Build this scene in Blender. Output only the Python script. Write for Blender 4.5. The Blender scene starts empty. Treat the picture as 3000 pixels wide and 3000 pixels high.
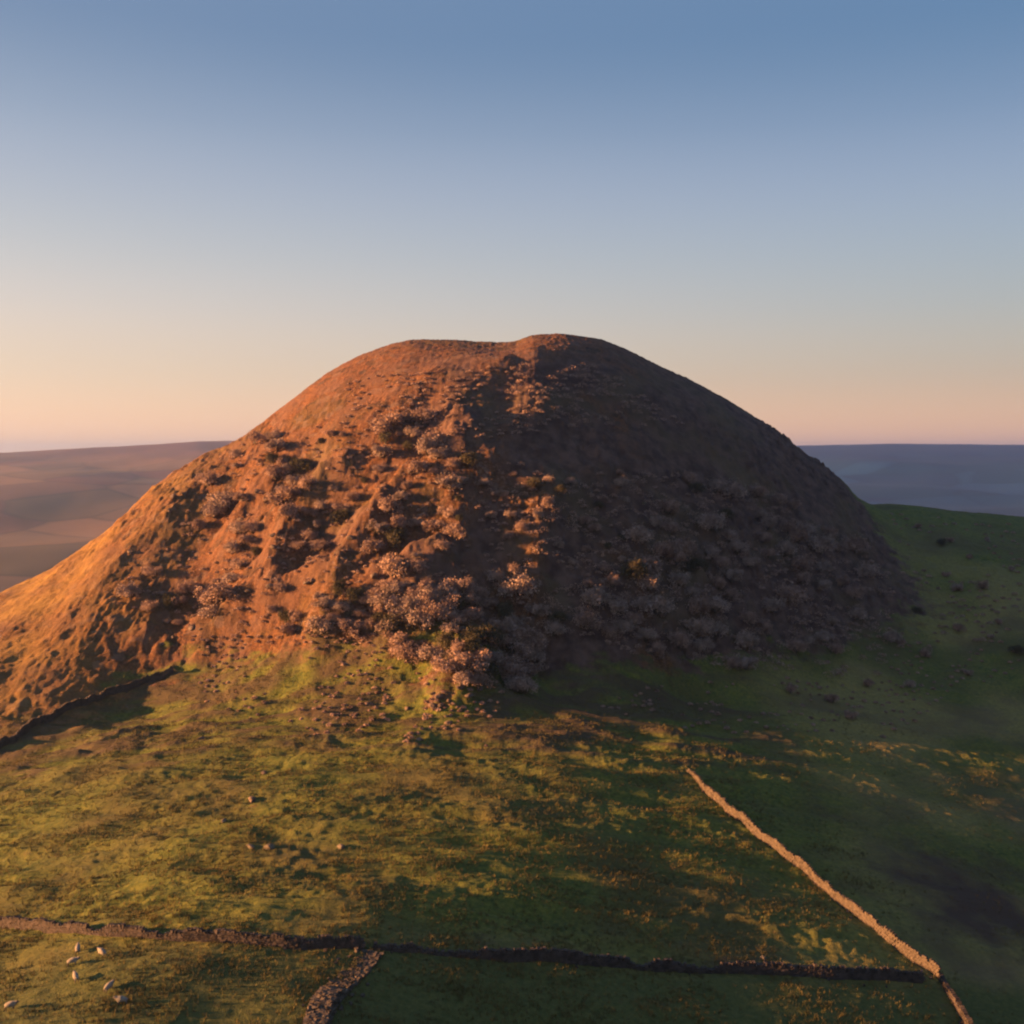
import bpy, math, random
import numpy as np
from math import radians

random.seed(7)
rng = np.random.default_rng(11)
scene = bpy.context.scene
COL = scene.collection

# ------------------------------------------------------------------ camera, sky, sun, exposure
ZC = 44.0
PITCH = math.atan(0.0517)
cam_d = bpy.data.cameras.new('camera')
cam_d.sensor_width = 36.0
cam_d.lens = 36.0
cam_d.clip_start = 0.5
cam_d.clip_end = 60000.0
cam = bpy.data.objects.new('camera', cam_d)
cam.location = (0, 0, ZC)
cam.rotation_euler = (math.pi / 2 - PITCH, 0, 0)
COL.objects.link(cam)
scene.camera = cam

SUN_EL = radians(8.5)
SUN_AZ = radians(96.0)          # measured to the left of the viewing direction
SUN_VEC = (-math.sin(SUN_AZ) * math.cos(SUN_EL), math.cos(SUN_AZ) * math.cos(SUN_EL), math.sin(SUN_EL))

world = bpy.data.worlds.new('World')
scene.world = world
world.use_nodes = True
wn = world.node_tree
for n in list(wn.nodes):
    wn.nodes.remove(n)
w_out = wn.nodes.new('ShaderNodeOutputWorld')
w_bg = wn.nodes.new('ShaderNodeBackground')
w_sky = wn.nodes.new('ShaderNodeTexSky')
w_sky.sky_type = 'NISHITA'
w_sky.sun_disc = False
w_sky.sun_elevation = SUN_EL
w_sky.sun_rotation = -SUN_AZ
w_sky.altitude = 300
w_sky.air_density = 1.0
w_sky.dust_density = 2.2
w_sky.ozone_density = 1.5
EXPOSURE = 2.7
w_bg.inputs['Strength'].default_value = 0.15
w_sky.sun_rotation = -SUN_AZ

def s2l(c):
    return tuple(((v / 255 + 0.055) / 1.055) ** 2.4 if v > 10 else v / 255 / 12.92 for v in c)
# evening sky colours by elevation (sine of elevation), towards the sun and away from it; overhead stops brightened for fill
SKY_SUN = [(-0.2, (205, 165, 140)), (-0.01, (302, 230, 190)), (.026, (284, 222, 172)), (.065, (248, 214, 180)), (.095, (238, 211, 184)), (.138, (222, 208, 197)), (.19, (196, 196, 196)),
           (.243, (176, 182, 195)), (.297, (152, 166, 187)), (.373, (105, 131, 165)), (.6, (122, 144, 176)), (1.0, (130, 150, 180))]
SKY_FAR = [(-0.2, (150, 125, 130)), (-0.01, (286, 210, 172)), (.026, (256, 198, 152)), (.065, (208, 180, 154)), (.095, (196, 181, 162)), (.138, (177, 179, 176)), (.19, (162, 174, 185)),
           (.243, (148, 164, 188)), (.297, (124, 147, 177)), (.373, (82, 121, 160)), (.6, (112, 138, 174)), (1.0, (130, 150, 180))]
geo = wn.nodes.new('ShaderNodeTexCoord')
sep = wn.nodes.new('ShaderNodeSeparateXYZ'); wn.links.new(geo.outputs['Generated'], sep.inputs[0])
mr = wn.nodes.new('ShaderNodeMapRange'); mr.inputs['From Min'].default_value = -0.2; mr.inputs['From Max'].default_value = 1.0
wn.links.new(sep.outputs['Z'], mr.inputs['Value'])
def sky_ramp(stops):
    r = wn.nodes.new('ShaderNodeValToRGB'); r.color_ramp.interpolation = 'B_SPLINE'; e = r.color_ramp.elements
    while len(e) < len(stops): e.new(0.5)
    for el, (p, c) in zip(e, stops):
        el.position = (p + 0.2) / 1.2; el.color = (*(0.6 * v for v in s2l(c)), 1)
    wn.links.new(mr.outputs[0], r.inputs['Fac']); return r.outputs['Color']
azm = wn.nodes.new('ShaderNodeMapRange'); azm.interpolation_type = 'LINEAR'
azm.inputs['From Min'].default_value = -0.45; azm.inputs['From Max'].default_value = 0.45
wn.links.new(sep.outputs['X'], azm.inputs['Value'])
mx = wn.nodes.new('ShaderNodeMix'); mx.data_type = 'RGBA'
wn.links.new(azm.outputs[0], mx.inputs[0]); wn.links.new(sky_ramp(SKY_SUN), mx.inputs[6]); wn.links.new(sky_ramp(SKY_FAR), mx.inputs[7])
gain = wn.nodes.new('ShaderNodeVectorMath'); gain.operation = 'SCALE'; gain.inputs['Scale'].default_value = 1 / (0.6 * 0.15 * 2 ** EXPOSURE)
wn.links.new(mx.outputs[2], gain.inputs[0])
mx2 = wn.nodes.new('ShaderNodeMix'); mx2.data_type = 'RGBA'; mx2.inputs[0].default_value = 0.98
wn.links.new(w_sky.outputs[0], mx2.inputs[6]); wn.links.new(gain.outputs[0], mx2.inputs[7])
wn.links.new(mx2.outputs[2], w_bg.inputs['Color'])
wn.links.new(w_bg.outputs[0], w_out.inputs['Surface'])

sun_d = bpy.data.lights.new('sun', 'SUN')
sun_d.energy = 5.0
sun_d.angle = radians(1.4)
sun_d.color = (1.0, 0.43, 0.14)
sun = bpy.data.objects.new('sun', sun_d)
sun.location = (-200, -20, 150)
from mathutils import Vector, Matrix
sun.rotation_euler = Vector(SUN_VEC).to_track_quat('Z', 'Y').to_euler()
COL.objects.link(sun)

scene.view_settings.view_transform = 'Standard'
scene.view_settings.look = 'None'
scene.view_settings.gamma = 1.0
scene.view_settings.exposure = EXPOSURE
scene.cycles.use_denoising = True
scene.cycles.volume_bounces = 1
scene.cycles.max_bounces = 6
scene.cycles.pixel_filter_type = 'BLACKMAN_HARRIS'
scene.cycles.filter_width = 2.2

# ------------------------------------------------------------------ noise and terrain functions (metres)
def _hash(ix, iy, seed):
    h = (ix.astype(np.int64) * 374761393 + iy.astype(np.int64) * 668265263 + seed * 974634777) & 0xffffffff
    h = ((h ^ (h >> 13)) * 1274126177) & 0xffffffff
    h = (h ^ (h >> 16)) & 0xffff
    return h.astype(np.float64) * (2 * math.pi / 65536.0)

def perlin(x, y, seed=0):
    x0 = np.floor(x); y0 = np.floor(y)
    fx = x - x0; fy = y - y0
    ix = x0.astype(np.int64); iy = y0.astype(np.int64)
    ux = fx * fx * fx * (fx * (fx * 6 - 15) + 10); uy = fy * fy * fy * (fy * (fy * 6 - 15) + 10)
    def g(dx, dy):
        a = _hash(ix + dx, iy + dy, seed)
        return np.cos(a) * (fx - dx) + np.sin(a) * (fy - dy)
    n0 = g(0, 0) * (1 - ux) + g(1, 0) * ux
    n1 = g(0, 1) * (1 - ux) + g(1, 1) * ux
    return (n0 * (1 - uy) + n1 * uy) * 1.5

def fbm(x, y, octaves=4, seed=0, gain=0.5):
    s = np.zeros_like(x); a = 1.0
    for k in range(octaves):
        s += a * perlin(x * 2 ** k + 13.7 * k, y * 2 ** k - 7.3 * k, seed + k)
        a *= gain
    return s

def ridged(x, y, octaves=4, seed=0, gain=0.5):
    s = np.zeros_like(x); a = 1.0
    for k in range(octaves):
        s += a * (1 - 2 * np.abs(perlin(x * 2 ** k + 5.1 * k, y * 2 ** k + 9.2 * k, seed + k)))
        a *= gain
    return s

def sstep(a, b, v):
    t = np.clip((v - a) / (b - a), 0, 1)
    return t * t * (3 - 2 * t)

CT, ST = math.cos(PITCH), math.sin(PITCH)
def ray(px, py):
    u = (px - 1500) / 3000.0; w = (1500 - py) / 3000.0
    return np.array([u, CT + w * ST, -ST + w * CT])
def at(px, py, d):
    r = ray(px, py)
    return np.array([r[0] / r[1] * d, d, ZC + r[2] / r[1] * d])

# gentle base ground the knoll stands on: spot heights (x, y, z)
BASE = [
    (-45, 84, -2.2), (0, 80, -5.6), (45, 92, -10.5), (-52, 100, -3.6), (-12, 94, -1.2), (42, 104, -7.8),
    (-80, 160, -4.5), (-30, 145, 0.5), (8, 140, 0.0), (40, 150, -3.2), (88, 175, -6.8), (62, 130, -7.8), (25, 115, -4.6),
    (-150, 150, -26), (-130, 230, -22), (-300, 250, -48), (-200, 80, -46), (-140, 30, -32), (0, 20, -7), (0, -80, -25), (90, 30, -22),
    (100, 200, -2.5), (150, 150, -24), (200, 60, -48), (240, 230, -36), (120, 260, 8), (160, 300, 8), (240, 330, -14),
    (0, 220, 6), (60, 220, 2), (-70, 220, -4), (0, 380, -22), (-200, 380, -62), (120, 400, -16), (260, 440, -50), (0, 520, -68),
    (-420, 380, -80), (400, 300, -80), (300, 560, -80), (-250, 560, -85), (-380, 100, -75), (380, 100, -85), (0, -250, -75), (-300, -200, -85), (300, -200, -90),
]
_b = np.array(BASE, float)
def _tps(r2):
    return 0.5 * r2 * np.log(r2 + 1e-9)
_K = _tps(((_b[:, None, :2] - _b[None, :, :2]) ** 2).sum(-1) / 1e4) + 0.002 * np.eye(len(_b))
_P = np.c_[np.ones(len(_b)), _b[:, :2] / 100]
_A = np.block([[_K, _P], [_P.T, np.zeros((3, 3))]])
_W = np.linalg.solve(_A, np.r_[_b[:, 2], np.zeros(3)])
def base_h(x, y):
    z = _W[-3] + _W[-2] * x / 100 + _W[-1] * y / 100
    for i in range(len(_b)):
        z = z + _W[i] * _tps(((x - _b[i, 0]) ** 2 + (y - _b[i, 1]) ** 2) / 1e4)
    return z

# crest of the knoll: (px, py, distance, near flank slope)
CREST = [
    (-700, 2150, 205, .22), (-300, 1870, 222, .24), (0, 1723, 235, .27), (93, 1674, 237, .31), (202, 1623, 240, .38), (295, 1553, 242, .48), (388, 1491, 245, .58),
    (466, 1405, 248, .68), (543, 1351, 250, .76), (621, 1304, 252, .84), (699, 1273, 254, .9), (776, 1219, 256, .95),
    (870, 1149, 258, .98), (963, 1084, 260, .98), (1056, 1037, 261, .98), (1149, 1006, 262, .98), (1211, 994, 262, .98),
    (1335, 994, 262, .98), (1460, 1001, 262, .98), (1514, 998, 262, .98), (1553, 980, 263, .98), (1646, 975, 266, .98), (1755, 988, 268, .98),
    (1832, 1017, 270, .98), (1925, 1064, 273, .97), (2019, 1102, 276, .95), (2112, 1149, 279, .92), (2189, 1196, 282, .88),
    (2267, 1250, 285, .84), (2360, 1317, 289, .76), (2422, 1366, 293, .66), (2485, 1425, 298, .52), (2546, 1460, 302, .40),
    (2640, 1470, 305, .36), (2795, 1487, 308, .34), (3000, 1503, 312, .32), (3200, 1525, 314, .30), (3600, 1600, 318, .28)]
_cp = np.array([list(at(a, b, d)) + [k] for a, b, d, k in CREST])
_dz = np.interp([c[0] for c in CREST], [-700, 0, 300, 466, 776, 1000, 1211, 1460, 1553, 1925, 2267, 2485, 2640, 3000],
                [-2, -2, -2.4, -2.2, -2.2, -.8, -.4, -.6, -.5, -1, -2.2, -2.8, -1.0, -1.6])
_cp[:, 2] += _dz
def _dense(poly, step):
    out = []
    for a, b in zip(poly[:-1], poly[1:]):
        n = max(1, int(np.linalg.norm((b - a)[:2]) / step))
        for i in range(n):
            out.append(a + (b - a) * i / n)
    out.append(poly[-1])
    return np.array(out)
def smax(a, b, k):
    h = np.clip(0.5 + 0.5 * (a - b) / k, 0, 1)
    return b * (1 - h) + a * h + k * h * (1 - h)
def knoll_h(x, y):
    cy = np.interp(x, _cp[:, 0], _cp[:, 1]); k = np.interp(x, _cp[:, 0], _cp[:, 3])
    cz = np.interp(x, _cp[:, 0], _cp[:, 2])
    cz = cz - 0.35 * np.clip(np.abs(x - 25) - 210, 0, None)
    behind = np.clip((y - cy) / 30, 0, 1)
    kk = k * (1 - 0.15 * behind) + behind * 0.10
    a = 20.0
    front = cy - y
    xs = -5 - 0.10 * front + 2.5 * np.sin(front / 14)
    xs = xs + 8.0 * perlin(y / 15, x * 0 + 2.2, 33)
    spur = 12.5 * np.exp(-np.sqrt((x - xs) ** 2 + 240.0) / 27.0) * sstep(7, 32, front) * (1 - 0.6 * sstep(60, 100, front))
    return cz - kk * (np.sqrt((y - cy) ** 2 + a * a) - a) + spur

def smooth_h(x, y):
    b = base_h(x, y)
    h = knoll_h(x, y)
    shoulder = 1 - sstep(84, 104, x + 0.10 * (y - 250) + 5 * perlin(x / 14, y / 14, 88))
    up = 3.0 * sstep(8, -14, x) * sstep(-90, -60, x)
    return smax(h, b, 8.0), sstep(1.0 + up, 9.0 + up, h - b) * shoulder

# lookup grid of the smooth surface, 1 m cells
GX0, GX1, GY0, GY1 = -430, 430, -260, 580
_gx, _gy = np.meshgrid(np.arange(GX0, GX1 + 1.0), np.arange(GY0, GY1 + 1.0))
_gz, _gm = smooth_h(_gx, _gy)
def _blur(a, n):
    for _ in range(n):
        p = np.pad(a, 1, mode='edge')
        a = (p[1:-1, 1:-1] * 2 + p[:-2, 1:-1] + p[2:, 1:-1] + p[1:-1, :-2] + p[1:-1, 2:]) / 6
    return a
_gz = _blur(_gz, 4); _gm = _blur(_gm, 12)
def lut(g, x, y):
    fx = np.clip(x - GX0, 0, g.shape[1] - 1.001); fy = np.clip(y - GY0, 0, g.shape[0] - 1.001)
    ix = fx.astype(int); iy = fy.astype(int); fx = fx - ix; fy = fy - iy
    return (g[iy, ix] * (1 - fx) + g[iy, ix + 1] * fx) * (1 - fy) + (g[iy + 1, ix] * (1 - fx) + g[iy + 1, ix + 1] * fx) * fy

def hit(px, py, zf=None, lo=60, hi=420, far=False):
    """where the line of sight through a photograph pixel meets the ground"""
    zf = zf or (lambda x, y: lut(_gz, x, y))
    r = ray(px, py)
    d = np.arange(lo, hi, 0.25)
    x = r[0] / r[1] * d; z = ZC + r[2] / r[1] * d
    g = zf(x, d)
    k = np.nonzero(g > z)[0]
    i = k[0] if len(k) else int(np.argmin(z - g))
    return np.array([x[i], d[i], g[i]])

# rock ribs (+) and gullies (-) running over the knoll: pixels, height, width
RIBS = [
    ([(1440, 1100), (1375, 1150), (1365, 1250), (1370, 1400), (1340, 1560), (1300, 1700), (1270, 1830), (1330, 1960), (1370, 2050)], 2.2, 7.0),
    ([(1335, 1304), (1195, 1397), (1117, 1443), (1071, 1521), (1024, 1622), (1001, 1723), (947, 1823)], 3.6, 4.0),
    ([(985, 1381), (916, 1443), (823, 1505), (792, 1560), (815, 1637)], 3.0, 3.6),
    ([(760, 1420), (705, 1520), (670, 1620)], 1.6, 3.2),
    ([(600, 1400), (480, 1520), (373, 1614), (300, 1700)], 0.9, 3.4),
    ([(1250, 1660), (1110, 1680), (1040, 1790), (930, 1850)], 2.6, 3.0),
    ([(930, 1690), (800, 1720), (690, 1760)], 2.2, 3.0),
    ([(700, 1810), (560, 1850), (430, 1900)], 1.6, 3.0),
    ([(1570, 1190), (1500, 1290), (1440, 1400)], 1.8, 5.0),
    ([(1640, 1480), (1540, 1620), (1460, 1780)], 2.2, 6.0),
    ([(1180, 1840), (1250, 1960), (1330, 2060)], 2.8, 4.5),
    ([(1400, 1930), (1420, 2040)], 3.0, 5.0),
    ([(1250, 1130), (1130, 1200), (1000, 1260)], 1.4, 4.0),
    ([(1900, 1700), (1850, 1830), (1870, 1900)], 0.9, 5.0),
    ([(2200, 1560), (2150, 1650), (2100, 1800), (2150, 1960)], 0.9, 5.0),
    ([(1270, 1340), (1130, 1420), (1060, 1480), (1000, 1560)], -3.2, 4.5),
    ([(880, 1380), (850, 1440)], -2.6, 5.0),
    ([(930, 1560), (880, 1620)], -2.6, 4.5),
    ([(1230, 1560), (1130, 1620), (1060, 1700)], -2.6, 4.5),
    ([(660, 1480), (620, 1580)], -1.5, 4.0),
    ([(1480, 1650), (1500, 1850), (1560, 1950)], -2.5, 7.0),
    ([(1960, 1900), (1960, 1960)], -2.0, 6.0),
    ([(640, 1770), (560, 1800)], -1.6, 4.0),
    ([(980, 1790), (860, 1860), (640, 1900)], -1.8, 4.0),
]
_rib = []
for pts, amp, wid in RIBS:
    w = np.array([hit(*p) for p in pts])
    _rib.append((_dense(w, 1.0)[:, :2], amp, wid))
_ga = np.zeros_like(_gz); _wr = np.zeros_like(_gz)
_sub = (slice(int(120 - GY0), int(330 - GY0)), slice(int(-150 - GX0), int(150 - GX0)))
_sx, _sy = _gx[_sub], _gy[_sub]
_wx = _sx + 2.5 * fbm(_sx / 9, _sy / 9, 2, 40); _wy = _sy + 2.5 * fbm(_sx / 9, _sy / 9, 2, 50)
for poly, amp, wid in _rib:
    d2 = np.full(_sx.shape, 1e9)
    for p in poly:
        np.minimum(d2, (_wx - p[0]) ** 2 + (_wy - p[1]) ** 2, out=d2)
    _ga[_sub] += amp * np.exp(-d2 / (wid * wid))
_gr = np.clip(np.maximum(_ga, 0) / 2.5, 0, 1)
_gz2 = _gz + _ga
_gm = np.maximum(_gm, np.clip(_gr * 0.45, 0, 1))

def ground_parts(x, y):
    z = lut(_gz2, x, y); m = lut(_gm, x, y); rb = lut(_gr, x, y)
    # crags and heather clumps on the knoll
    ang = 0.5
    xr = x * math.cos(ang) + y * math.sin(ang); yr = -x * math.sin(ang) + y * math.cos(ang)
    crag = ridged(xr / 10, yr / 4.2, 4, 3, 0.6)
    lump = fbm(x / 3.4, y / 3.4, 3, 21, 0.6)
    fine = ridged(x / 1.7, y / 1.7, 2, 61, 0.55)
    patch = sstep(-0.5, 0.5, fbm(x / 22, y / 22, 3, 77))
    top = sstep(68, 50, z)
    calm = 1 - 0.8 * sstep(-62, -100, x) * sstep(30, 8, z)
    calm = calm * (1 + 1.1 * sstep(-2, 25, x))
    rough = m * calm * (0.30 + 0.70 * top) * (0.45 + 0.75 * patch + 0.4 * rb)
    low = sstep(62, 44, z)
    streak = ridged(xr / 7, yr / 1.7, 3, 23, 0.55)
    zk = rough * (0.38 * crag + 0.42 * lump + 0.12 * fine) * (0.35 + 0.65 * low) + m * (0.13 * streak + 0.10 * fine)
    # pasture: rolling ground, terracettes, tussocks
    roll = fbm(x / 21, y / 13, 3, 101)
    band = fbm(x / 17 + 0.25 * z, y / 4.2, 3, 131, 0.55)
    tus = fbm(x / 1.9, y / 1.5, 3, 151, 0.65)
    tp = sstep(-0.45, 0.35, fbm(x / 16, y / 12, 3, 171))
    crease = ridged(x / 19 + 0.04 * y, y / 8, 2, 191, 0.5)
    near = sstep(105, 92, y - 0.06 * x)
    terr = 0.55 * sstep(118, 165, y) * ridged(x / 26 + 0.02 * z, y / 6.5 + 0.5 * fbm(x / 30, y / 30, 2, 205), 3, 203, 0.6) * (1 - 0.7 * sstep(25, 60, x))
    zp = (1 - m) * (0.48 * (1 - 0.6 * sstep(10, 50, x)) * roll + (0.46 * band + 0.30 * crease) * (1 - 0.55 * sstep(10, 50, x)) * (1 - 0.8 * near) + (0.05 + 0.13 * tp * (1 - 0.6 * near)) * tus + terr)
    zt = 4 * m * (1 - m) * (0.30 * ridged(x / 5 + 0.1 * z, z / 2.2 + 0.4 * fbm(x / 8, y / 8, 2, 213), 3, 211, 0.6) + 0.25 * fbm(x / 1.8, y / 1.8, 3, 217))
    return z, m, rb, patch, terr, zk + zp + zt
def ground(x, y):
    x = np.asarray(x, float); y = np.asarray(y, float)
    p = ground_parts(x, y)
    return p[0] + p[5]

# ------------------------------------------------------------------ helpers
def tag(o, label=None, cat=None, group=None, kind=None):
    if label: o['label'] = label
    if cat: o['category'] = cat
    if group: o['group'] = group
    if kind: o['kind'] = kind
    return o

def mesh_np(name, co, faces, mats, smooth=False, mat_idx=None, attrs=None):
    """co (n,3); faces (m,k) all with k corners"""
    me = bpy.data.meshes.new(name)
    co = np.asarray(co, np.float32); faces = np.asarray(faces, np.int32)
    m, k = faces.shape
    me.vertices.add(len(co)); me.vertices.foreach_set('co', co.ravel())
    me.loops.add(m * k); me.loops.foreach_set('vertex_index', faces.ravel())
    me.polygons.add(m)
    me.polygons.foreach_set('loop_start', np.arange(0, m * k, k, dtype=np.int32))
    me.polygons.foreach_set('loop_total', np.full(m, k, np.int32))
    me.polygons.foreach_set('use_smooth', np.full(m, smooth, bool))
    for mt in (mats if isinstance(mats, (list, tuple)) else [mats]):
        me.materials.append(mt)
    if mat_idx is not None:
        me.polygons.foreach_set('material_index', np.asarray(mat_idx, np.int32))
    for nm, v in (attrs or {}).items():
        a = me.attributes.new(nm, 'FLOAT', 'POINT'); a.data.foreach_set('value', np.asarray(v, np.float32).ravel())
    me.update(calc_edges=True)
    return me

def link(name, me, parent=None, loc=None, rz=0):
    o = bpy.data.objects.new(name, me)
    COL.objects.link(o)
    if parent: o.parent = parent
    if loc is not None: o.location = loc
    o.rotation_euler[2] = rz
    return o

class Nodes:
    def __init__(self, name):
        self.m = bpy.data.materials.new(name); self.m.use_nodes = True
        self.t = self.m.node_tree
        self.b = self.t.nodes['Principled BSDF']
        self.b.inputs['Roughness'].default_value = 0.95
        self.b.inputs['Specular IOR Level'].default_value = 0.15
    def n(self, typ, **kw):
        x = self.t.nodes.new(typ)
        for k, v in kw.items(): setattr(x, k, v)
        return x
    def l(self, a, b): self.t.links.new(a, b)
    def coord(self):
        return self.n('ShaderNodeTexCoord').outputs['Object']
    def noise(self, vec, scale, detail=4, rough=0.55, dist=0.0):
        x = self.n('ShaderNodeTexNoise'); x.inputs['Scale'].default_value = scale
        x.inputs['Detail'].default_value = detail; x.inputs['Roughness'].default_value = rough
        x.inputs['Distortion'].default_value = dist
        self.l(vec, x.inputs['Vector']); return x.outputs['Fac']
    def ramp(self, fac, stops):
        x = self.n('ShaderNodeValToRGB'); e = x.color_ramp.elements
        while len(e) < len(stops): e.new(0.5)
        for el, (p, c) in zip(e, stops):
            el.position = p; el.color = (c, c, c, 1) if isinstance(c, (int, float)) else (*c, 1)
        self.l(fac, x.inputs['Fac']); return x.outputs['Color']
    def mix(self, fac, a, b, mode='MIX'):
        x = self.n('ShaderNodeMix', data_type='RGBA', blend_type=mode)
        for s, v in ((0, fac), (6, a), (7, b)):
            if hasattr(v, 'is_linked') or hasattr(v, 'links'): self.l(v, x.inputs[s])
            else: x.inputs[s].default_value = v if s == 0 else (*v, 1)
        return x.outputs[2]
    def math(self, op, a, b=0.0, clamp=False):
        x = self.n('ShaderNodeMath', operation=op, use_clamp=clamp)
        for s, v in ((0, a), (1, b)):
            if hasattr(v, 'links'): self.l(v, x.inputs[s])
            else: x.inputs[s].default_value = v
        return x.outputs[0]
    def attr(self, name):
        return self.n('ShaderNodeAttribute', attribute_name=name).outputs['Fac']
    def stretch(self, vec, sc):
        x = self.n('ShaderNodeMapping'); x.inputs['Scale'].default_value = sc
        self.l(vec, x.inputs['Vector']); return x.outputs[0]
    def bump(self, h, dist, strength=1.0):
        x = self.n('ShaderNodeBump'); x.inputs['Distance'].default_value = dist
        x.inputs['Strength'].default_value = strength
        self.l(h, x.inputs['Height']); self.l(x.outputs[0], self.b.inputs['Normal'])
    def color(self, c): self.l(c, self.b.inputs['Base Color'])

# ------------------------------------------------------------------ materials
def mat_hill():
    N = Nodes('hill_turf_and_bracken'); co = N.coord()
    m, patch, rib, tus, far = N.attr('knoll'), N.attr('patch'), N.attr('rib'), N.attr('tussock'), N.attr('pale_lift')
    big = N.noise(co, 0.05, 5, 0.6); mid = N.noise(co, 0.35, 5, 0.6); small = N.noise(co, 1.8, 4, 0.65)
    # pasture
    g1 = N.mix(N.ramp(mid, [(0.38, 0.0), (0.62, 1.0)]), (0.040, 0.062, 0.016), (0.078, 0.096, 0.022))
    g2 = N.mix(N.ramp(small, [(0.40, 0.0), (0.66, 1.0)]), g1, (0.125, 0.130, 0.028))
    rust = N.mix(N.ramp(big, [(0.45, 0.0), (0.62, 0.7)]), g2, (0.072, 0.062, 0.028))
    pale_lift = N.mix(N.ramp(small, [(0.35, 0.0), (0.7, 1.0)]), (0.150, 0.128, 0.048), (0.245, 0.196, 0.070))  # straw tone lightens the shaded right slope in place of grazing sun
    pale_lift = N.mix(N.ramp(big, [(0.48, 0.0), (0.62, 0.8)]), pale_lift, (0.115, 0.086, 0.050))
    past = N.mix(far, rust, pale_lift)
    past = N.mix(N.attr('worn'), past, (0.062, 0.042, 0.032))
    past = N.mix(N.attr('near_green'), past, N.mix(N.ramp(small, [(0.35, 0.0), (0.7, 1.0)]), (0.042, 0.060, 0.018), (0.080, 0.090, 0.028)))
    past = N.mix(N.ramp(tus, [(0.36, 0.0), (0.75, 0.85)]), past, (0.060, 0.044, 0.030))
    # knoll: bracken, thin turf, bare limestone on the ribs, shade toned into one face
    k1 = N.mix(N.ramp(mid, [(0.36, 0.0), (0.64, 1.0)]), (0.040, 0.019, 0.013), (0.100, 0.047, 0.023))
    k2 = N.mix(N.ramp(small, [(0.42, 0.0), (0.60, 1.0)]), k1, (0.145, 0.070, 0.034))
    olive = N.mix(N.ramp(big, [(0.50, 0.0), (0.62, 0.55)]), k2, (0.070, 0.055, 0.024))
    rk = N.math('MULTIPLY', rib, N.ramp(small, [(0.52, 0.0), (0.66, 1.0)]))
    rock = N.mix(small, (0.10, 0.08, 0.072), (0.18, 0.145, 0.13))
    kn = N.mix(N.math('MULTIPLY', rk, 0.75), olive, rock)
    v = N.n('ShaderNodeTexVoronoi', feature='F1'); v.inputs['Scale'].default_value = 0.55; N.l(co, v.inputs['Vector'])
    vs = N.n('ShaderNodeSeparateColor'); N.l(v.outputs['Color'], vs.inputs[0])
    kn = N.mix(N.ramp(vs.outputs[0], [(0.84, 0.0), (0.92, 0.45)]), kn, (0.120, 0.096, 0.090))
    kn = N.mix(N.ramp(vs.outputs[1], [(0.74, 0.0), (0.84, 0.55)]), kn, (0.026, 0.022, 0.018))
    kn = N.mix(N.ramp(N.noise(N.stretch(co, (1, 1, 0.6)), 0.16, 5, 0.6), [(0.47, 0.0), (0.60, 0.8)]), kn, N.mix(small, (0.066, 0.038, 0.028), (0.140, 0.076, 0.050)))
    shade_col = N.mix(N.ramp(mid, [(0.38, 0.0), (0.62, 1.0)]), (0.050, 0.030, 0.026), (0.112, 0.070, 0.056))
    shade_col = N.mix(N.ramp(big, [(0.48, 0.0), (0.60, 0.6)]), shade_col, (0.092, 0.068, 0.036))
    kn = N.mix(N.attr('shade_tone'), kn, shade_col)
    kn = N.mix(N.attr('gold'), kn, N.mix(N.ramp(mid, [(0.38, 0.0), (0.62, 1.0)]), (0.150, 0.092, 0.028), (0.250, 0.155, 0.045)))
    edge = N.math('ADD', m, N.math('MULTIPLY', N.math('SUBTRACT', N.noise(N.stretch(co, (0.45, 1.3, 1.3)), 0.28, 5, 0.65), 0.5), 2.2))
    f = N.ramp(edge, [(0.28, 0.0), (0.62, 1.0)])
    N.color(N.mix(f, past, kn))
    h = N.math('ADD', N.noise(co, 2.6, 4, 0.7), N.math('MULTIPLY', N.noise(co, 9.0, 3, 0.6), 0.4))
    N.bump(h, 0.22)
    return N.m

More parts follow.
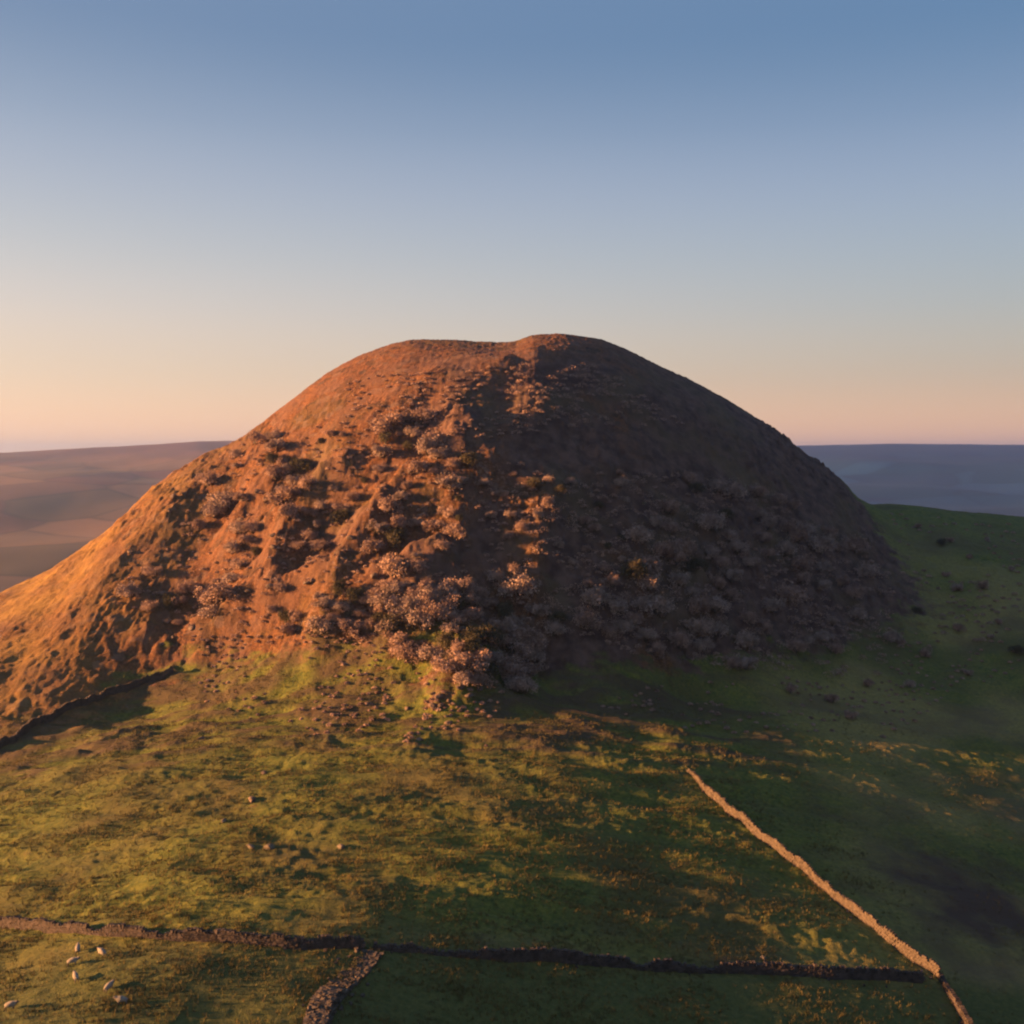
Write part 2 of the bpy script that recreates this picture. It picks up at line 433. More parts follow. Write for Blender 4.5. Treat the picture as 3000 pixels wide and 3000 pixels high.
def mat_far():
    N = Nodes('distant_fields_and_moor'); co = N.coord()
    v = N.n('ShaderNodeTexVoronoi', feature='F1'); v.inputs['Scale'].default_value = 0.0052
    wob = N.n('ShaderNodeVectorMath', operation='ADD')
    nz = N.n('ShaderNodeTexNoise'); nz.inputs['Scale'].default_value = 0.004; N.l(co, nz.inputs['Vector'])
    sc = N.n('ShaderNodeVectorMath', operation='SCALE'); sc.inputs['Scale'].default_value = 70
    N.l(nz.outputs['Color'], sc.inputs[0]); N.l(co, wob.inputs[0]); N.l(sc.outputs[0], wob.inputs[1])
    flat = N.stretch(wob.outputs[0], (1, 1, 0)); N.l(flat, v.inputs['Vector'])
    e = N.n('ShaderNodeTexVoronoi', feature='DISTANCE_TO_EDGE'); e.inputs['Scale'].default_value = 0.0052; N.l(flat, e.inputs['Vector'])
    sp = N.n('ShaderNodeSeparateColor'); N.l(v.outputs['Color'], sp.inputs[0])
    field = N.mix(sp.outputs[0], (0.034, 0.040, 0.022), (0.085, 0.078, 0.045))
    field = N.mix(N.ramp(sp.outputs[1], [(0.6, 0.0), (0.8, 1.0)]), field, (0.050, 0.036, 0.028))
    hedge = N.ramp(e.outputs['Distance'], [(0.01, 0.45), (0.05, 0.0)])
    c = N.mix(hedge, field, (0.014, 0.016, 0.011))
    z = N.n('ShaderNodeSeparateXYZ'); N.l(co, z.inputs[0])
    up = N.math('ADD', z.outputs[2], N.math('MULTIPLY', N.noise(co, 0.006, 4), 60.0))
    moor = N.mix(N.noise(co, 0.02, 5, 0.65), (0.030, 0.023, 0.022), (0.06, 0.045, 0.034))
    c = N.mix(N.ramp(N.math('DIVIDE', up, 130.0), [(0.45, 0.0), (0.75, 1.0)]), c, moor)
    c = N.mix(N.math('MULTIPLY', N.noise(co, 0.03, 5, 0.7), 0.5), c, (0.035, 0.032, 0.02))
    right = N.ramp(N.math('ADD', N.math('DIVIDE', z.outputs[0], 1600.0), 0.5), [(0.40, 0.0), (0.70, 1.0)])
    blue = N.mix(1.0, c, (0.16, 0.75, 3.2), 'MULTIPLY'); warm = N.mix(1.0, c, (2.3, 1.5, 1.45), 'MULTIPLY')  # left warmed and right blued to paint in sunlit and shaded hills
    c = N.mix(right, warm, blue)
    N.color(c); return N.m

def mat_two(name, a, b, scale, bump=0.0, rough=0.9, lo=0.35, hi=0.65):
    N = Nodes(name); co = N.coord()
    f = N.noise(co, scale, 5, 0.6)
    oi = N.n('ShaderNodeObjectInfo')
    N.color(N.mix(N.ramp(f, [(lo, 0.0), (hi, 1.0)]), a, b))
    N.b.inputs['Roughness'].default_value = rough
    if bump: N.bump(N.noise(co, scale * 2.5, 4, 0.65), bump)
    return N.m

M_HILL = mat_hill(); M_FAR = mat_far()
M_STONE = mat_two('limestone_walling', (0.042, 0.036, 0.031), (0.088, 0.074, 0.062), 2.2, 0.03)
M_STONE_DARK = mat_two('dark_limestone_walling', (0.028, 0.024, 0.023), (0.065, 0.054, 0.052), 1.6, 0.03)  # same walling in a darker tone
M_ROCK = mat_two('weathered_limestone_rock', (0.055, 0.043, 0.037), (0.13, 0.10, 0.085), 1.3, 0.05)
M_PALE = mat_two('pale_limestone_rock', (0.075, 0.064, 0.050), (0.13, 0.112, 0.088), 2.0, 0.03)
M_SHRUB = mat_two('shrub_twigs_and_leaves', (0.13, 0.086, 0.074), (0.36, 0.255, 0.21), 1.3)
M_THORN = mat_two('grey_thorn_twigs', (0.15, 0.115, 0.10), (0.36, 0.275, 0.24), 1.3)
M_DARKLEAF = mat_two('dark_evergreen_leaves', (0.035, 0.036, 0.022), (0.095, 0.080, 0.050), 1.3)
M_BARK = mat_two('shrub_bark', (0.05, 0.04, 0.03), (0.10, 0.08, 0.06), 4.0)
M_WOOD = mat_two('distant_tree_leaves', (0.010, 0.012, 0.008), (0.022, 0.022, 0.013), 0.2)
M_GRASS = mat_two('rough_grass_blades', (0.065, 0.062, 0.024), (0.125, 0.10, 0.036), 0.25)
M_WOOL = mat_two('sheep_wool', (0.16, 0.147, 0.125), (0.23, 0.213, 0.187), 9.0, 0.03)

# ------------------------------------------------------------------ the near ground: knoll, shoulders and pasture in one sheet
def axis(lo, hi, a, b, fine, coarse_n):
    core = fine
    left = a - np.geomspace(1, a - lo + 1, coarse_n)[::-1] + 1
    right = b + np.geomspace(1, hi - b + 1, coarse_n) - 1
    return np.unique(np.concatenate([left, core, right]).round(4))
QX = 0.27
xs = axis(-425, 425, -128, 150, np.arange(-128, 150, QX), 60)
fy = [66.0]
while fy[-1] < 305: fy.append(fy[-1] + 0.17 + 0.0022 * (fy[-1] - 66))
ys = axis(-255, 575, 66, fy[-1], np.array(fy), 60)
GX, GY = np.meshgrid(xs, ys)
z0, km, rbm, ptch, tsp, det = ground_parts(GX, GY)
GZ = z0 + det
edge_d = np.minimum.reduce([GX + 425, 425 - GX, GY + 255, 575 - GY])
GZ = GZ - 25 * (1 - sstep(0, 60, edge_d))
nx_, ny_ = len(xs), len(ys)
idx = np.arange(nx_ * ny_).reshape(ny_, nx_)
F = np.stack([idx[:-1, :-1], idx[:-1, 1:], idx[1:, 1:], idx[1:, :-1]], -1).reshape(-1, 4)
pale_lift = sstep(101, 93, GY - 0.12 * GX + 1.5 * fbm(GX / 6, GY / 6, 2, 300)) * 0.85 + 0.75 * sstep(20, 60, GX - 0.05 * (GY - 100)) * (1 - sstep(230, 290, GY)) * sstep(-0.6, 0.3, fbm(GX / 25, GY / 25, 3, 310))
pale_lift = np.clip(pale_lift, 0, 1) * (1 - km)
_bp = hit(2850, 2640)
worn = np.clip(1.3 * np.exp(-(((GX - _bp[0]) / 9) ** 2 + ((GY - _bp[1]) / 11) ** 2)) + 0.5 * fbm(GX / 5, GY / 5, 3, 360) - 0.15, 0, 1) * (np.hypot(GX - _bp[0], GY - _bp[1]) < 30)
near_green = 0.9 * sstep(99, 93, GY - 0.10 * GX + 1.5 * fbm(GX / 6, GY / 6, 2, 300))  # darker green strip across the nearest pasture
warm = np.clip(sstep(-35, -80, GX + 0.25 * (GY - 150)) * sstep(150, 185, GY - 0.35 * (GX + 80)), 0, 1)
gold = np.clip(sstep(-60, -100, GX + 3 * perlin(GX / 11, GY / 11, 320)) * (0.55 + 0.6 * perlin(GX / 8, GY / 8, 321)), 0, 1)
shade_tone = sstep(-0.25, 0.25, (GX + 6) / 60 + 0.9 * fbm(GX / 16, GY / 16, 4, 350)) * sstep(78, 60, GZ)  # shade of the right face put into the ground colour, ragged edge
km2 = np.clip(km + 0.55 * warm * (1 - km), 0, 1)
me = mesh_np('hill', np.stack([GX, GY, GZ], -1).reshape(-1, 3), F, M_HILL, True,
             attrs={'knoll': km2, 'patch': ptch, 'rib': rbm, 'tussock': np.clip(tsp * 1.1, 0, 1) * sstep(118, 150, GY), 'worn': worn, 'gold': gold, 'near_green': near_green, 'shade_tone': shade_tone, 'pale_lift': pale_lift})
hill = tag(link('hill', me), 'steep rounded knoll of rust brown bracken and crag rising from green pasture', 'hill', kind='structure')

# ------------------------------------------------------------------ valley and far hills
def far_h(x, y):
    r = np.sqrt(x * x + y * y) + 1e-6
    az = np.degrees(np.arctan2(x, y))
    sky_t = np.interp(az, [-180, -60, -40, -27, -22, -17, -13, -8, 8, 16, 20, 24, 27, 45, 90, 180],
                      [.010, .008, .006, .0045, .0100, .0165, .0178, .0165, .0125, .0125, .0137, .0128, .0122, .012, .012, .010])
    R = 3600 + 500 * np.sin(np.radians(az * 2 + 30))
    top = ZC + sky_t * R
    rise = sstep(700, 1, np.clip((R - r), 1, None)) * 0 + sstep(900, 1.0 * 3600, r * 3600 / R)
    valley = -92 - 8 * perlin(x / 900, y / 900, 5)
    h = valley + (top - valley) * rise
    h = h + (18 * perlin(x / 620, y / 450, 9) + 9 * perlin(x / 260, y / 240, 10)) * sstep(500, 1100, r) * (1 - 0.93 * sstep(2700, 3500, r))
    h = h + 0.9 * fbm(x / 90, y / 90, 2, 15)
    return h
ang = np.concatenate([np.radians(np.arange(-40, 40, 0.16)), np.radians(np.arange(40, 320, 2.0))])
rad = np.concatenate([[0.01], np.geomspace(120, 8000, 230)])
A, Rr = np.meshgrid(ang, rad)
FX, FY = np.sin(A) * Rr, np.cos(A) * Rr
FZ = far_h(FX, FY)
na = len(ang); idx = np.arange(na * len(rad)).reshape(len(rad), na)
nxt = np.roll(idx, -1, axis=1)
F = np.stack([idx[:-1], idx[1:], nxt[1:], nxt[:-1]], -1).reshape(-1, 4)
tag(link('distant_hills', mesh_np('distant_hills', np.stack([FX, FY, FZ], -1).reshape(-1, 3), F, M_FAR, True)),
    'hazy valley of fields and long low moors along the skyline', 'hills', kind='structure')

# ------------------------------------------------------------------ small shapes
def ico(sub):
    import bmesh
    bm = bmesh.new(); bmesh.ops.create_icosphere(bm, subdivisions=sub, radius=1)
    v = np.array([p.co[:] for p in bm.verts]); f = np.array([[q.index for q in p.verts] for p in bm.faces]); bm.free()
    return v, f
ICO1, ICO2, ICO3 = ico(1), ico(2), ico(3)
BOXV = np.array([(-1, -1, -1), (1, -1, -1), (1, 1, -1), (-1, 1, -1), (-1, -1, 1), (1, -1, 1), (1, 1, 1), (-1, 1, 1)], float) * 0.5
BOXF = np.array([(0, 3, 2, 1), (4, 5, 6, 7), (0, 1, 5, 4), (1, 2, 6, 5), (2, 3, 7, 6), (3, 0, 4, 7)])

def rot3(a, b, c):
    return np.array(Matrix.Rotation(a, 3, 'Z') @ Matrix.Rotation(b, 3, 'Y') @ Matrix.Rotation(c, 3, 'X'))

class Pile:
    def __init__(self): self.v = []; self.f = []; self.n = 0
    def add(self, v, f): self.v.append(v); self.f.append(f + self.n); self.n += len(v)
    def mesh(self, name, mat, smooth=False): return mesh_np(name, np.concatenate(self.v), np.concatenate(self.f), mat, smooth)

def stone_box(p, c, size, yaw, wild=0.12):
    v = BOXV * (1 + rng.uniform(-wild, wild, (8, 3))) * np.array(size)
    v = v @ rot3(yaw + rng.uniform(-wild, wild), rng.uniform(-wild, wild) * 0.7, rng.uniform(-wild, wild) * 0.7).T
    p.add(v + np.array(c), BOXF)

def path_world(pix, step=0.3):
    w = np.array([hit(*p, zf=ground) for p in pix]) if not isinstance(pix, np.ndarray) else pix
    # round the corners of the polyline
    for _ in range(2):
        q = [w[0]]
        for a, b in zip(w[:-1], w[1:]): q += [a * .75 + b * .25, a * .25 + b * .75]
        q.append(w[-1]); w = np.array(q)
    d = _dense(w[:, :2], step)
    seg = np.r_[0, np.cumsum(np.linalg.norm(np.diff(d, axis=0), axis=1))]
    s = np.arange(0, seg[-1], step)
    x = np.interp(s, seg, d[:, 0]); y = np.interp(s, seg, d[:, 1])
    x = x + 0.15 * fbm(s / 6, s * 0 + 3.3, 2, 401); y = y + 0.15 * fbm(s / 7, s * 0 + 8.1, 2, 402)
    return np.stack([x, y, ground(x, y)], -1)

def stone_wall(name, pix, label, mat, height=1.15, width=0.62, gaps=0.0, ruin=0.0):
    P = path_world(pix)
    root = link(name, None, loc=P[0]); tag(root, label, 'stone wall', 'dry stone walls across the pasture')
    body = Pile(); cop = Pile(); o = P[0]
    T = np.gradient(P[:, :2], axis=0); T /= np.linalg.norm(T, axis=1)[:, None] + 1e-9
    hh = height * (1 + 0.16 * fbm(np.arange(len(P)) * 0.3 / 2.5, np.arange(len(P)) * 0.0 + 1.7, 2, 411))
    hh = hh * (0.35 + 0.65 * sstep(0, 26, np.arange(len(P)) * 1.0))
    if ruin: hh = hh * (1 - ruin * sstep(-0.35, 0.45, perlin(np.arange(len(P)) * 0.3 / 3.3, np.arange(len(P)) * 0 + 0.4, 431)))
    if gaps: hh = hh * (0.35 + 0.65 * sstep(-0.5, -0.25, perlin(np.arange(len(P)) * 0.3 / 4.0, np.arange(len(P)) * 0 + 5.5, 421)))
    course = 0.19
    for i in range(0, len(P)):
        nrm = np.array([-T[i, 1], T[i, 0]]); yaw = math.atan2(T[i, 1], T[i, 0])
        nc = max(1, int(round(hh[i] / course)))
        for c in range(nc):
            z = (c + 0.5) * course - 0.06
            wd = width * (1 - 0.35 * (c / max(nc, 5)))
            rows = [-0.25, 0.25] if width < 1.2 else [-.42, -.25, -.08, .08, .25, .42]
            for s in rows:
                off = s * wd + rng.uniform(-.02, .03) * (1 if width < 1.2 else 3)
                along = ((c * 0.37) % 1 - 0.5) * 0.3
                q = P[i] - o + np.array([nrm[0] * off + T[i, 0] * along, nrm[1] * off + T[i, 1] * along, z])
                stone_box(body, q, (rng.uniform(.27, .40), wd * 0.56 if width < 1.2 else rng.uniform(.25, .5), course * rng.uniform(.86, 1.14)), yaw, 0.13 if width < 1.2 else 0.35)
        if width < 1.2 and rng.random() > 0.06 + ruin * 0.8:
            q = P[i] - o + np.array([0, 0, nc * course + 0.04])
            stone_box(cop, q, (rng.uniform(.16, .30), width * 0.72, rng.uniform(.20, .30)), yaw, 0.22)
        if rng.random() < 0.10 + ruin * 1.4:
            off = rng.normal(0, 0.5 + ruin * 1.1); q2 = P[i, :2] + nrm * off
            zz = float(ground(q2[0], q2[1])) - o[2] + 0.08
            sz = rng.uniform(.16, .36)
            stone_box(body, np.array([q2[0] - o[0], q2[1] - o[1], zz]), (sz, sz * .7, sz * .6), rng.uniform(0, 3), 0.4)
    link('wall_body', body.mesh('wall_body', mat), root)
    if cop.v: link('coping', cop.mesh('coping', mat), root)
    return root

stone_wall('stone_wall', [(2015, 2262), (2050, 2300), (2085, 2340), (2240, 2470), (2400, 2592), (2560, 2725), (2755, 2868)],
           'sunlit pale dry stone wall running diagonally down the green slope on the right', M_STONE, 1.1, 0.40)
stone_wall('stone_wall', [(2755, 2868), (2790, 2930), (2850, 3040), (2900, 3160)],
           'short dull stone wall leaving the lower end of the pale diagonal wall', M_STONE_DARK, 1.0, 0.6)
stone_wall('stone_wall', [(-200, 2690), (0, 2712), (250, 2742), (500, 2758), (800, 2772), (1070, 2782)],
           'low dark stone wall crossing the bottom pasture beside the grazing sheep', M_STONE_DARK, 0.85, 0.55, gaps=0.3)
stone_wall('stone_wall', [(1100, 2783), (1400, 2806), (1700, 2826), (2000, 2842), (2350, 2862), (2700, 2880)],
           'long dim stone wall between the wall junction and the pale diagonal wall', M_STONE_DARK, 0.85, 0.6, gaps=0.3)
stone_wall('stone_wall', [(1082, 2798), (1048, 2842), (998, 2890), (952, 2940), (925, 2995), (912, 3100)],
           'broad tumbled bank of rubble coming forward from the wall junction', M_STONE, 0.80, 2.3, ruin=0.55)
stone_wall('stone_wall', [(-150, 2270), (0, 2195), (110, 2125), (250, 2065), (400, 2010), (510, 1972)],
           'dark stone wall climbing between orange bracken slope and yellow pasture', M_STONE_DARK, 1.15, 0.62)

# ------------------------------------------------------------------ rocks
def rock_mesh(name, seed, mat, sub=ICO2):
    r = np.random.default_rng(seed); v, f = sub; v = v.copy()
    for _ in range(9):                      # shear off flat faces
        n = r.normal(size=3); n /= np.linalg.norm(n); d = r.uniform(.55, .85)
        s = v @ n; v = v - np.clip(s - d, 0, None)[:, None] * n
    v = v * np.array([r.uniform(.8, 1.25), r.uniform(.7, 1.0), r.uniform(.5, .8)])
    v += r.normal(0, .02, v.shape)
    return mesh_np(name, v, f, mat, False)
rocks = [rock_mesh('boulder', 50 + i, M_ROCK) for i in range(5)]
pale = [rock_mesh('boulder', 80 + i, M_PALE) for i in range(3)]
def put_rock(px, py, size, meshes, label, group=None):
    p = hit(px, py, zf=ground)
    o = link('boulder', meshes[random.randrange(len(meshes))], loc=(p[0], p[1], p[2] + size * 0.0), rz=random.uniform(0, 6))
    o.scale = (size * random.uniform(.85, 1.2), size * random.uniform(.8, 1.1), size * random.uniform(.8, 1.15))
    o.rotation_euler[0] = random.uniform(-.3, .3)
    tag(o, label, 'rock', group)
    return o
put_rock(732, 2484, 0.62, pale, 'pale rock at the left end of the pale row in mid pasture', 'pale rocks in the pasture')
put_rock(790, 2486, 0.78, pale, 'longest pale rock lying in the middle of the pale row', 'pale rocks in the pasture')
put_rock(1000, 2483, 0.60, pale, 'pale rock at the right end of the row above a dark hollow', 'pale rocks in the pasture')
put_rock(656, 2410, 0.50, pale, 'small pale rock alone uphill of the pale row', 'pale rocks in the pasture')
put_rock(738, 2345, 0.9, rocks, 'brown rock on the lip of the hollow in the left pasture', 'brown rocks in the pasture')
put_rock(590, 2165, 0.65, rocks, 'brown rock on the grassy terrace below the bracken edge', 'brown rocks in the pasture')
put_rock(2236, 2812, 0.45, pale, 'small pale rock in the dark grass below the diagonal wall', 'pale rocks in the pasture')
put_rock(772, 2268, 0.6, rocks, 'brown rock uphill of the hollow, highest of its pair', 'brown rocks in the pasture')
# loose rocks along the ribs of the knoll
for (pts, amp, wid) in RIBS[1:8]:
    for j in range(4):
        t = random.uniform(0, len(pts) - 1.001); i = int(t); a, b = pts[i], pts[i + 1]
        x = a[0] + (b[0] - a[0]) * (t - i) + random.gauss(0, 12); y = a[1] + (b[1] - a[1]) * (t - i) + random.gauss(0, 12)
        put_rock(x, y, random.uniform(.4, 1.0), rocks, 'weathered brown rock on the sunlit ribs of the knoll', 'rocks on the sunlit ribs')
for j in range(16):
    put_rock(random.gauss(1330, 70), random.gauss(2050, 28), random.uniform(.4, .9), rocks,
             'brown rock lying at the foot of the scrub below the knoll', 'rocks at the foot of the knoll')

# ------------------------------------------------------------------ shrubs
def shrub_meshes(seed, mat):
    r = np.random.default_rng(seed)
    lobes = [(np.array([r.uniform(-.55, .55), r.uniform(-.55, .55), r.uniform(.35, .85)]), r.uniform(.20, .46)) for _ in range(12)]
    n = 2600; V = np.zeros((n * 4, 3)); 
    for i in range(n):
        c, rad_ = lobes[r.integers(len(lobes))]
        d = r.normal(size=3); d /= np.linalg.norm(d)
        p = c + d * rad_ * (r.uniform(.5, 1.1) if r.random() < .8 else r.uniform(1.0, 1.5))
        if p[2] < .02: p[2] = r.uniform(.02, .2)
        a = r.normal(size=3); a /= np.linalg.norm(a); b = np.cross(a, r.normal(size=3)); b /= np.linalg.norm(b)
        s = r.uniform(.028, .055)
        V[i * 4:i * 4 + 4] = [p - a * s * 1.4, p - b * s * .6, p + a * s * 1.4, p + b * s * .6]
    crown = mesh_np('crown', V, np.arange(n * 4).reshape(-1, 4), mat)
    st = Pile()
    for j in range(7):
        c, _r = lobes[j]; a = np.array([0, 0, -.1]); t = np.linspace(0, 1, 4); ring = []
        for q, tt in enumerate(t):
            ctr = a + (c - a) * tt + np.array([0, 0, .08 * math.sin(tt * 3)]); w = .045 * (1 - .75 * tt)
            for e in range(5): ring.append(ctr + np.array([math.cos(e * 1.2566) * w, math.sin(e * 1.2566) * w, 0]))
        fs = [[q * 5 + e, q * 5 + (e + 1) % 5, q * 5 + 5 + (e + 1) % 5, q * 5 + 5 + e] for q in range(3) for e in range(5)]
        st.add(np.array(ring), np.array(fs))
    return crown, st.mesh('stem', M_BARK)
SH = [shrub_meshes(1, M_SHRUB), shrub_meshes(2, M_SHRUB), shrub_meshes(3, M_THORN), shrub_meshes(4, M_DARKLEAF), shrub_meshes(5, M_THORN), shrub_meshes(6, M_SHRUB)]
SH_KIND = ['brown twiggy bush', 'brown twiggy bush', 'grey thorn bush', 'dark leafy bush', 'grey thorn bush', 'brown twiggy bush']
def put_shrub(px, py, size, place, group, kind=None):
    p = hit(px, py, zf=lambda x, y: lut(_gz2, x, y)); p[2] = float(ground(p[0], p[1]))
    i = random.randrange(6) if kind is None else kind
    cr, st = SH[i]
    r = link('shrub', None, loc=(p[0], p[1], p[2] - 0.05), rz=random.uniform(0, 6))
    r.scale = (size * random.uniform(.8, 1.35), size * random.uniform(.8, 1.2), size * random.uniform(.8, 1.15))
    tag(r, ('large ' if size > 2.3 else 'small ' if size < 1.5 else 'middling ') + SH_KIND[i] + ' ' + place, 'shrub', group)
    link('crown', cr, r); link('stem', st, r)
def scatter(poly, n, gap, seed, scale=70.0, cut=0.0):
    """points spread through an outline given in photograph pixels, thinned into clumps"""
    r = np.random.default_rng(seed); poly = np.array(poly, float); out = []
    lo, hi = poly.min(0), poly.max(0); tries = 0
    while len(out) < n and tries < 40000:
        tries += 1
        x, y = r.uniform(lo, hi); ins = False
        for (x1, y1), (x2, y2) in zip(poly, np.roll(poly, -1, 0)):
            if (y1 > y) != (y2 > y) and x < (x2 - x1) * (y - y1) / (y2 - y1) + x1: ins = not ins
        if not ins: continue
        u = (x + y) / 1.414; v = (x - y) / 1.414
        if float(perlin(np.array(u / scale * .9), np.array(v / (scale * 2.0)), seed)) < cut + 0.15 * r.normal(): continue
        if any((x - a) ** 2 + (y - b) ** 2 < gap * gap for a, b in out): continue
        out.append((x, y))
    return out
Z_LEFT = [(700, 1320), (900, 1250), (1080, 1230), (1360, 1260), (1400, 1500), (1330, 1820), (1050, 1900), (760, 1900), (560, 1850), (330, 1800), (420, 1640), (560, 1480)]
Z_LOW = [(1090, 1780), (1240, 1720), (1420, 1760), (1560, 1900), (1600, 2020), (1500, 2075), (1330, 2055), (1200, 1960), (1060, 1880)]
Z_FACE = [(1420, 1330), (1650, 1420), (1950, 1400), (2200, 1450), (2420, 1560), (2600, 1700), (2660, 1880), (2400, 1960), (2150, 1980), (1900, 1960), (1740, 1880), (1620, 1900), (1440, 1740), (1400, 1500)]
Z_TOP = [(1000, 1120), (1300, 1080), (1750, 1080), (2000, 1250), (1700, 1260), (1400, 1300), (1000, 1240)]
S_RIGHT = [(2700, 1560), (2790, 1580), (2850, 1650), (2900, 1600), (2760, 1700), (2880, 1740), (2960, 1680), (2700, 1790), (2800, 1850), (2930, 1830), (2980, 1920), (2720, 1940), (2640, 1880),
           (2850, 1980), (2560, 2020), (2420, 2060), (2300, 2040), (2500, 2100), (2680, 2010), (2760, 1610), (2820, 1720), (2900, 1880)]
for x, y in [(855, 1392), (1035, 1480), (1000, 1510), (905, 1590), (870, 1612), (665, 1475)]:
    put_shrub(x, y, random.uniform(1.7, 2.3), 'filling a gully of the sunlit orange slope', 'scrub on the sunlit slope')
for x, y in scatter(Z_LEFT, 118, 30, 5, scale=85, cut=0.02):
    put_shrub(x, y, random.choice([1.2, 1.7, 2.2, 2.7, 3.2]) * random.uniform(.85, 1.15), 'high on the sunlit orange slope' if y < 1500 else 'low on the sunlit orange slope', 'scrub on the sunlit slope')
for x, y in scatter(Z_LOW, 58, 28, 6, cut=-0.7):
    put_shrub(x, y, random.uniform(1.8, 3.1), 'in the thicket bulging from the foot of the knoll', 'thicket at the foot of the knoll', random.choice([0, 1, 5, 5, 3, 2]))
for x, y in scatter(Z_FACE, 118, 40, 7, scale=110, cut=-0.12):
    put_shrub(x, y, random.uniform(1.8, 3.6) * (0.55 if x < 1850 and y < 1750 else 1), 'on the upper shaded face of the knoll' if y < 1650 else 'on the lower shaded face of the knoll', 'scrub on the shaded face', random.choice([2, 4, 2, 0, 1, 3]))
for x, y in S_RIGHT:
    put_shrub(x + random.uniform(-20, 20), y + random.uniform(-15, 15), random.uniform(.8, 1.9), 'on the green shoulder right of the knoll', 'low shrubs on the right shoulder')

Z_APRON = [(560, 1880), (1050, 1860), (1320, 2040), (1560, 2080), (1500, 2210), (1000, 2180), (600, 2090)]
Z_FOOT = [(2600, 1500), (2990, 1545), (2990, 1960), (2600, 2160), (2150, 2150), (1700, 2120), (1900, 2020), (2400, 1990), (2680, 1860)]
def heather():
    """low clumps between the shrubs: hundreds of them, one mass"""
    pts = scatter(Z_LEFT, 330, 12, 15, 50, -0.15) + scatter(Z_FACE, 560, 15, 16, 60, -0.25) + scatter(Z_TOP, 240, 14, 17, 60, -0.05) + scatter(Z_FOOT, 300, 16, 19, 90, 0.0) + scatter(Z_APRON, 230, 11, 20, 90, 0.0) + scatter(Z_LOW, 60, 12, 18, 50, -.5)
    V = []
    for px, py in pts:
        p = hit(px, py, zf=lambda x, y: lut(_gz2, x, y)); gz = float(ground(p[0], p[1])); s = rng.uniform(.4, 1.1) * (1.6 if p[0] > 0 and py < 1990 and px < 2600 else 0.85 if py < 1900 else 0.55); n = 130
        d = rng.normal(size=(n, 3)); d /= np.linalg.norm(d, axis=1)[:, None]; d[:, 2] = np.abs(d[:, 2])
        c = np.array([p[0], p[1], gz]) + d * s * rng.uniform(.6, 1.05, (n, 1)) * np.array([1, 1, .7])
        a = rng.normal(size=(n, 3)); a /= np.linalg.norm(a, axis=1)[:, None]; b = np.cross(a, rng.normal(size=(n, 3))); b /= np.linalg.norm(b, axis=1)[:, None]
        q = rng.uniform(.07, .15, (n, 1))
        V.append(np.stack([c - a * q, c - b * q * .7, c + a * q, c + b * q * .7], 1).reshape(-1, 3))
    V = np.concatenate(V)
    tag(link('heather', mesh_np('heather', V, np.arange(len(V)).reshape(-1, 4), M_SHRUB)), 'low clumps of heather between the shrubs of the knoll', 'heather', kind='stuff')
heather()

# ------------------------------------------------------------------ sheep
def sheep_meshes():
    import bmesh
    J = {'hip': ((-.38, 0, .58), .235), 'mid': ((0, 0, .60), .265), 'chest': ((.34, 0, .60), .235), 'neck': ((.52, 0, .70), .13),
         'poll': ((.66, 0, .80), .085), 'nose': ((.84, 0, .70), .045), 'tail': ((-.56, 0, .50), .05),
         'e1': ((.63, .12, .81), .022), 'e2': ((.63, -.12, .81), .022)}
    E = [('hip', 'mid'), ('mid', 'chest'), ('chest', 'neck'), ('neck', 'poll'), ('poll', 'nose'), ('hip', 'tail'), ('poll', 'e1'), ('poll', 'e2')]
    for s, t in ((1, 'l'), (-1, 'r')):
        J['fs' + t] = ((.32, .13 * s, .42), .085); J['fk' + t] = ((.31, .13 * s, .24), .042); J['ff' + t] = ((.32, .13 * s, .02), .04)
        J['hs' + t] = ((-.34, .13 * s, .42), .10); J['hk' + t] = ((-.43, .13 * s, .25), .045); J['hf' + t] = ((-.39, .13 * s, .02), .04)
        E += [('chest', 'fs' + t), ('fs' + t, 'fk' + t), ('fk' + t, 'ff' + t), ('hip', 'hs' + t), ('hs' + t, 'hk' + t), ('hk' + t, 'hf' + t)]
    names = list(J)
    me = bpy.data.meshes.new('sheep_skeleton'); me.from_pydata([J[n][0] for n in names], [(names.index(a), names.index(b)) for a, b in E], [])
    o = bpy.data.objects.new('sheep_skeleton', me); COL.objects.link(o)
    sk = o.modifiers.new('skin', 'SKIN'); sk.use_smooth_shade = True
    for i, n in enumerate(names):
        sv = me.skin_vertices[0].data[i]; sv.radius = (J[n][1], J[n][1]); sv.use_root = (n == 'hip')
    ss = o.modifiers.new('sub', 'SUBSURF'); ss.levels = 2; ss.render_levels = 2
    dg = bpy.context.evaluated_depsgraph_get()
    out = bpy.data.meshes.new_from_object(o.evaluated_get(dg)); bpy.data.objects.remove(o)
    out.name = 'sheep_body'; out.materials.clear()
    out.materials.append(M_WOOL); out.materials.append(M_FACE)
    for p in out.polygons:
        c = p.center
        p.material_index = 1 if (c.z < .34 or (c.x > .60)) else 0
        p.use_smooth = True
    return out
M_FACE = mat_two('sheep_face', (0.05, 0.045, 0.04), (0.12, 0.10, 0.09), 9.0)
SHEEP = sheep_meshes()
FLOCK = [(300, 2805, 2.6, 'white sheep standing nearest the dark wall, brightest of the flock'), (212, 2832, 0.2, 'white sheep side on, just below and left of the brightest sheep'),
         (318, 2905, 1.2, 'white sheep in the middle of the flock, uphill of the lowest pair'), (358, 2945, 3.3, 'white sheep at the lower right of the flock'),
         (30, 2960, 0.1, 'lone white sheep grazing away from the flock near the left edge'), (228, 2795, 1.9, 'dull sheep in the wall shadow beside the brightest sheep'),
         (222, 2880, 2.2, 'dull sheep on yellow grass in the middle of the flock')]
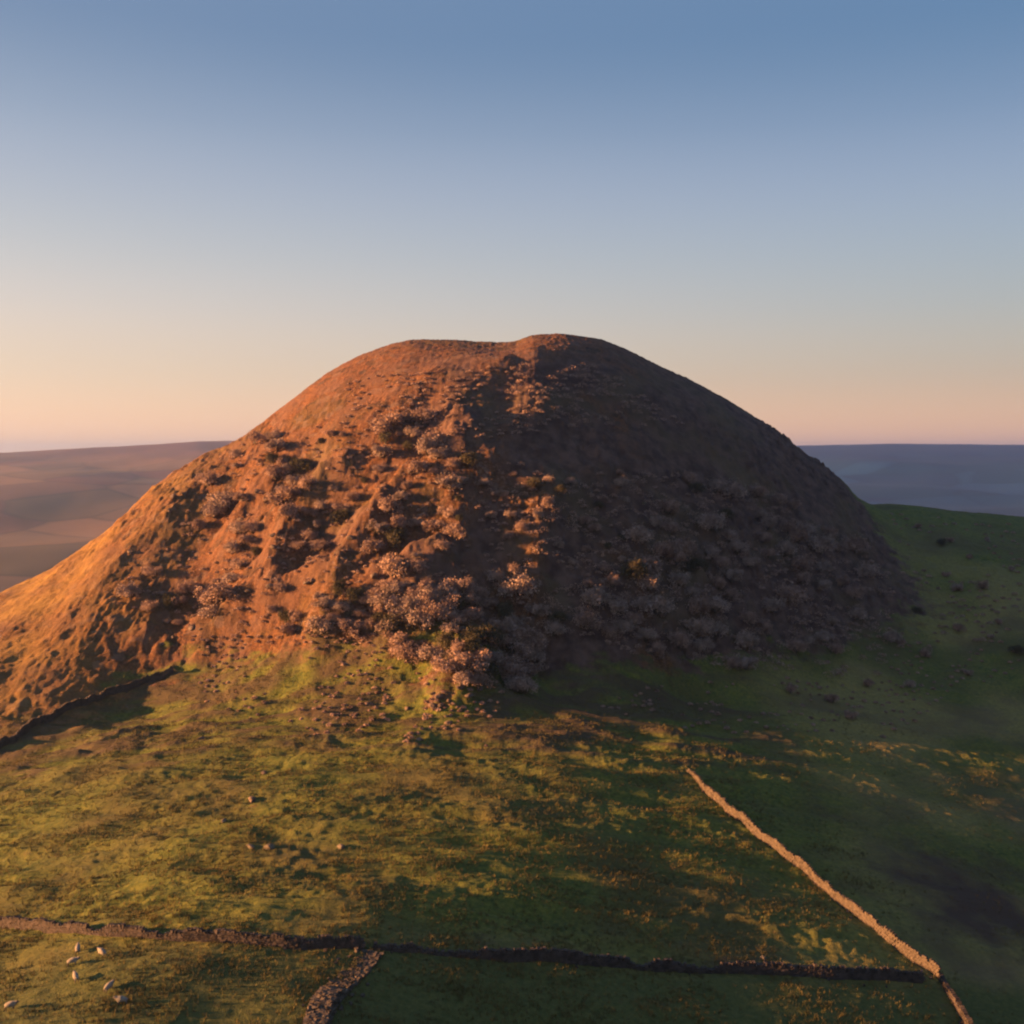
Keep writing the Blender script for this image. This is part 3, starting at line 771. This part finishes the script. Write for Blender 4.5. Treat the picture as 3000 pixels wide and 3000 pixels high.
for px, py, rz, lab in FLOCK:
    p = hit(px, py, zf=ground)
    o = link('sheep', SHEEP, loc=(p[0], p[1], p[2] - .02), rz=rz); o.scale = (.9,) * 3
    tag(o, lab, 'sheep', 'sheep grazing in the bottom pasture')

# ------------------------------------------------------------------ rough grass
def grass():
    n = 42000
    y = 72 + 112 * rng.random(n * 3) ** 1.1; x = rng.uniform(-1, 1, n * 3) * (0.56 * y)
    c = fbm(x / 9, y / 6, 3, 501) + 0.5 * rng.normal(size=len(x)); m = lut(_gm, x, y)
    s = (c > 0.15 + 0.9 * sstep(20, 55, x)) & (m < .5); x, y = x[s][:n], y[s][:n]
    z = ground(x, y); B = 7; n = len(x)
    V = np.zeros((n, B, 3, 3))
    for b in range(B):
        a = rng.uniform(0, 2 * math.pi, n); lean = rng.uniform(.05, .24, n); h = rng.uniform(.16, .42, n); w = rng.uniform(.018, .035, n)
        ox, oy = rng.normal(0, .09, n), rng.normal(0, .09, n); a2 = a + math.pi / 2
        base = np.stack([x + ox, y + oy, z - .03], -1)
        V[:, b, 0] = base + np.stack([np.cos(a2) * w, np.sin(a2) * w, 0 * w], -1)
        V[:, b, 1] = base - np.stack([np.cos(a2) * w, np.sin(a2) * w, 0 * w], -1)
        V[:, b, 2] = base + np.stack([np.cos(a) * lean, np.sin(a) * lean, h], -1)
    V = V.reshape(-1, 3)
    tag(link('grass', mesh_np('grass', V, np.arange(len(V)).reshape(-1, 3), M_GRASS)), 'rough yellow green grass tufts over the pasture', 'grass', kind='stuff')
grass()

# ------------------------------------------------------------------ haze over the valley
hv = BOXV * np.array([16600, 16600, 1]); hv[:4, 2] = -150; hv[4:, 2] = 160
HZ = bpy.data.materials.new('valley_haze'); HZ.use_nodes = True
for n in list(HZ.node_tree.nodes): HZ.node_tree.nodes.remove(n)
ho = HZ.node_tree.nodes.new('ShaderNodeOutputMaterial'); pv = HZ.node_tree.nodes.new('ShaderNodeVolumePrincipled')
pv.inputs['Color'].default_value = (0.32, 0.54, 1.0, 1); pv.inputs['Density'].default_value = 0.00014; pv.inputs['Anisotropy'].default_value = 0.75
HZ.node_tree.links.new(pv.outputs[0], ho.inputs['Volume'])
tag(link('haze', mesh_np('haze', hv, BOXF, HZ)), 'thin evening haze over the valley', 'haze', kind='stuff')
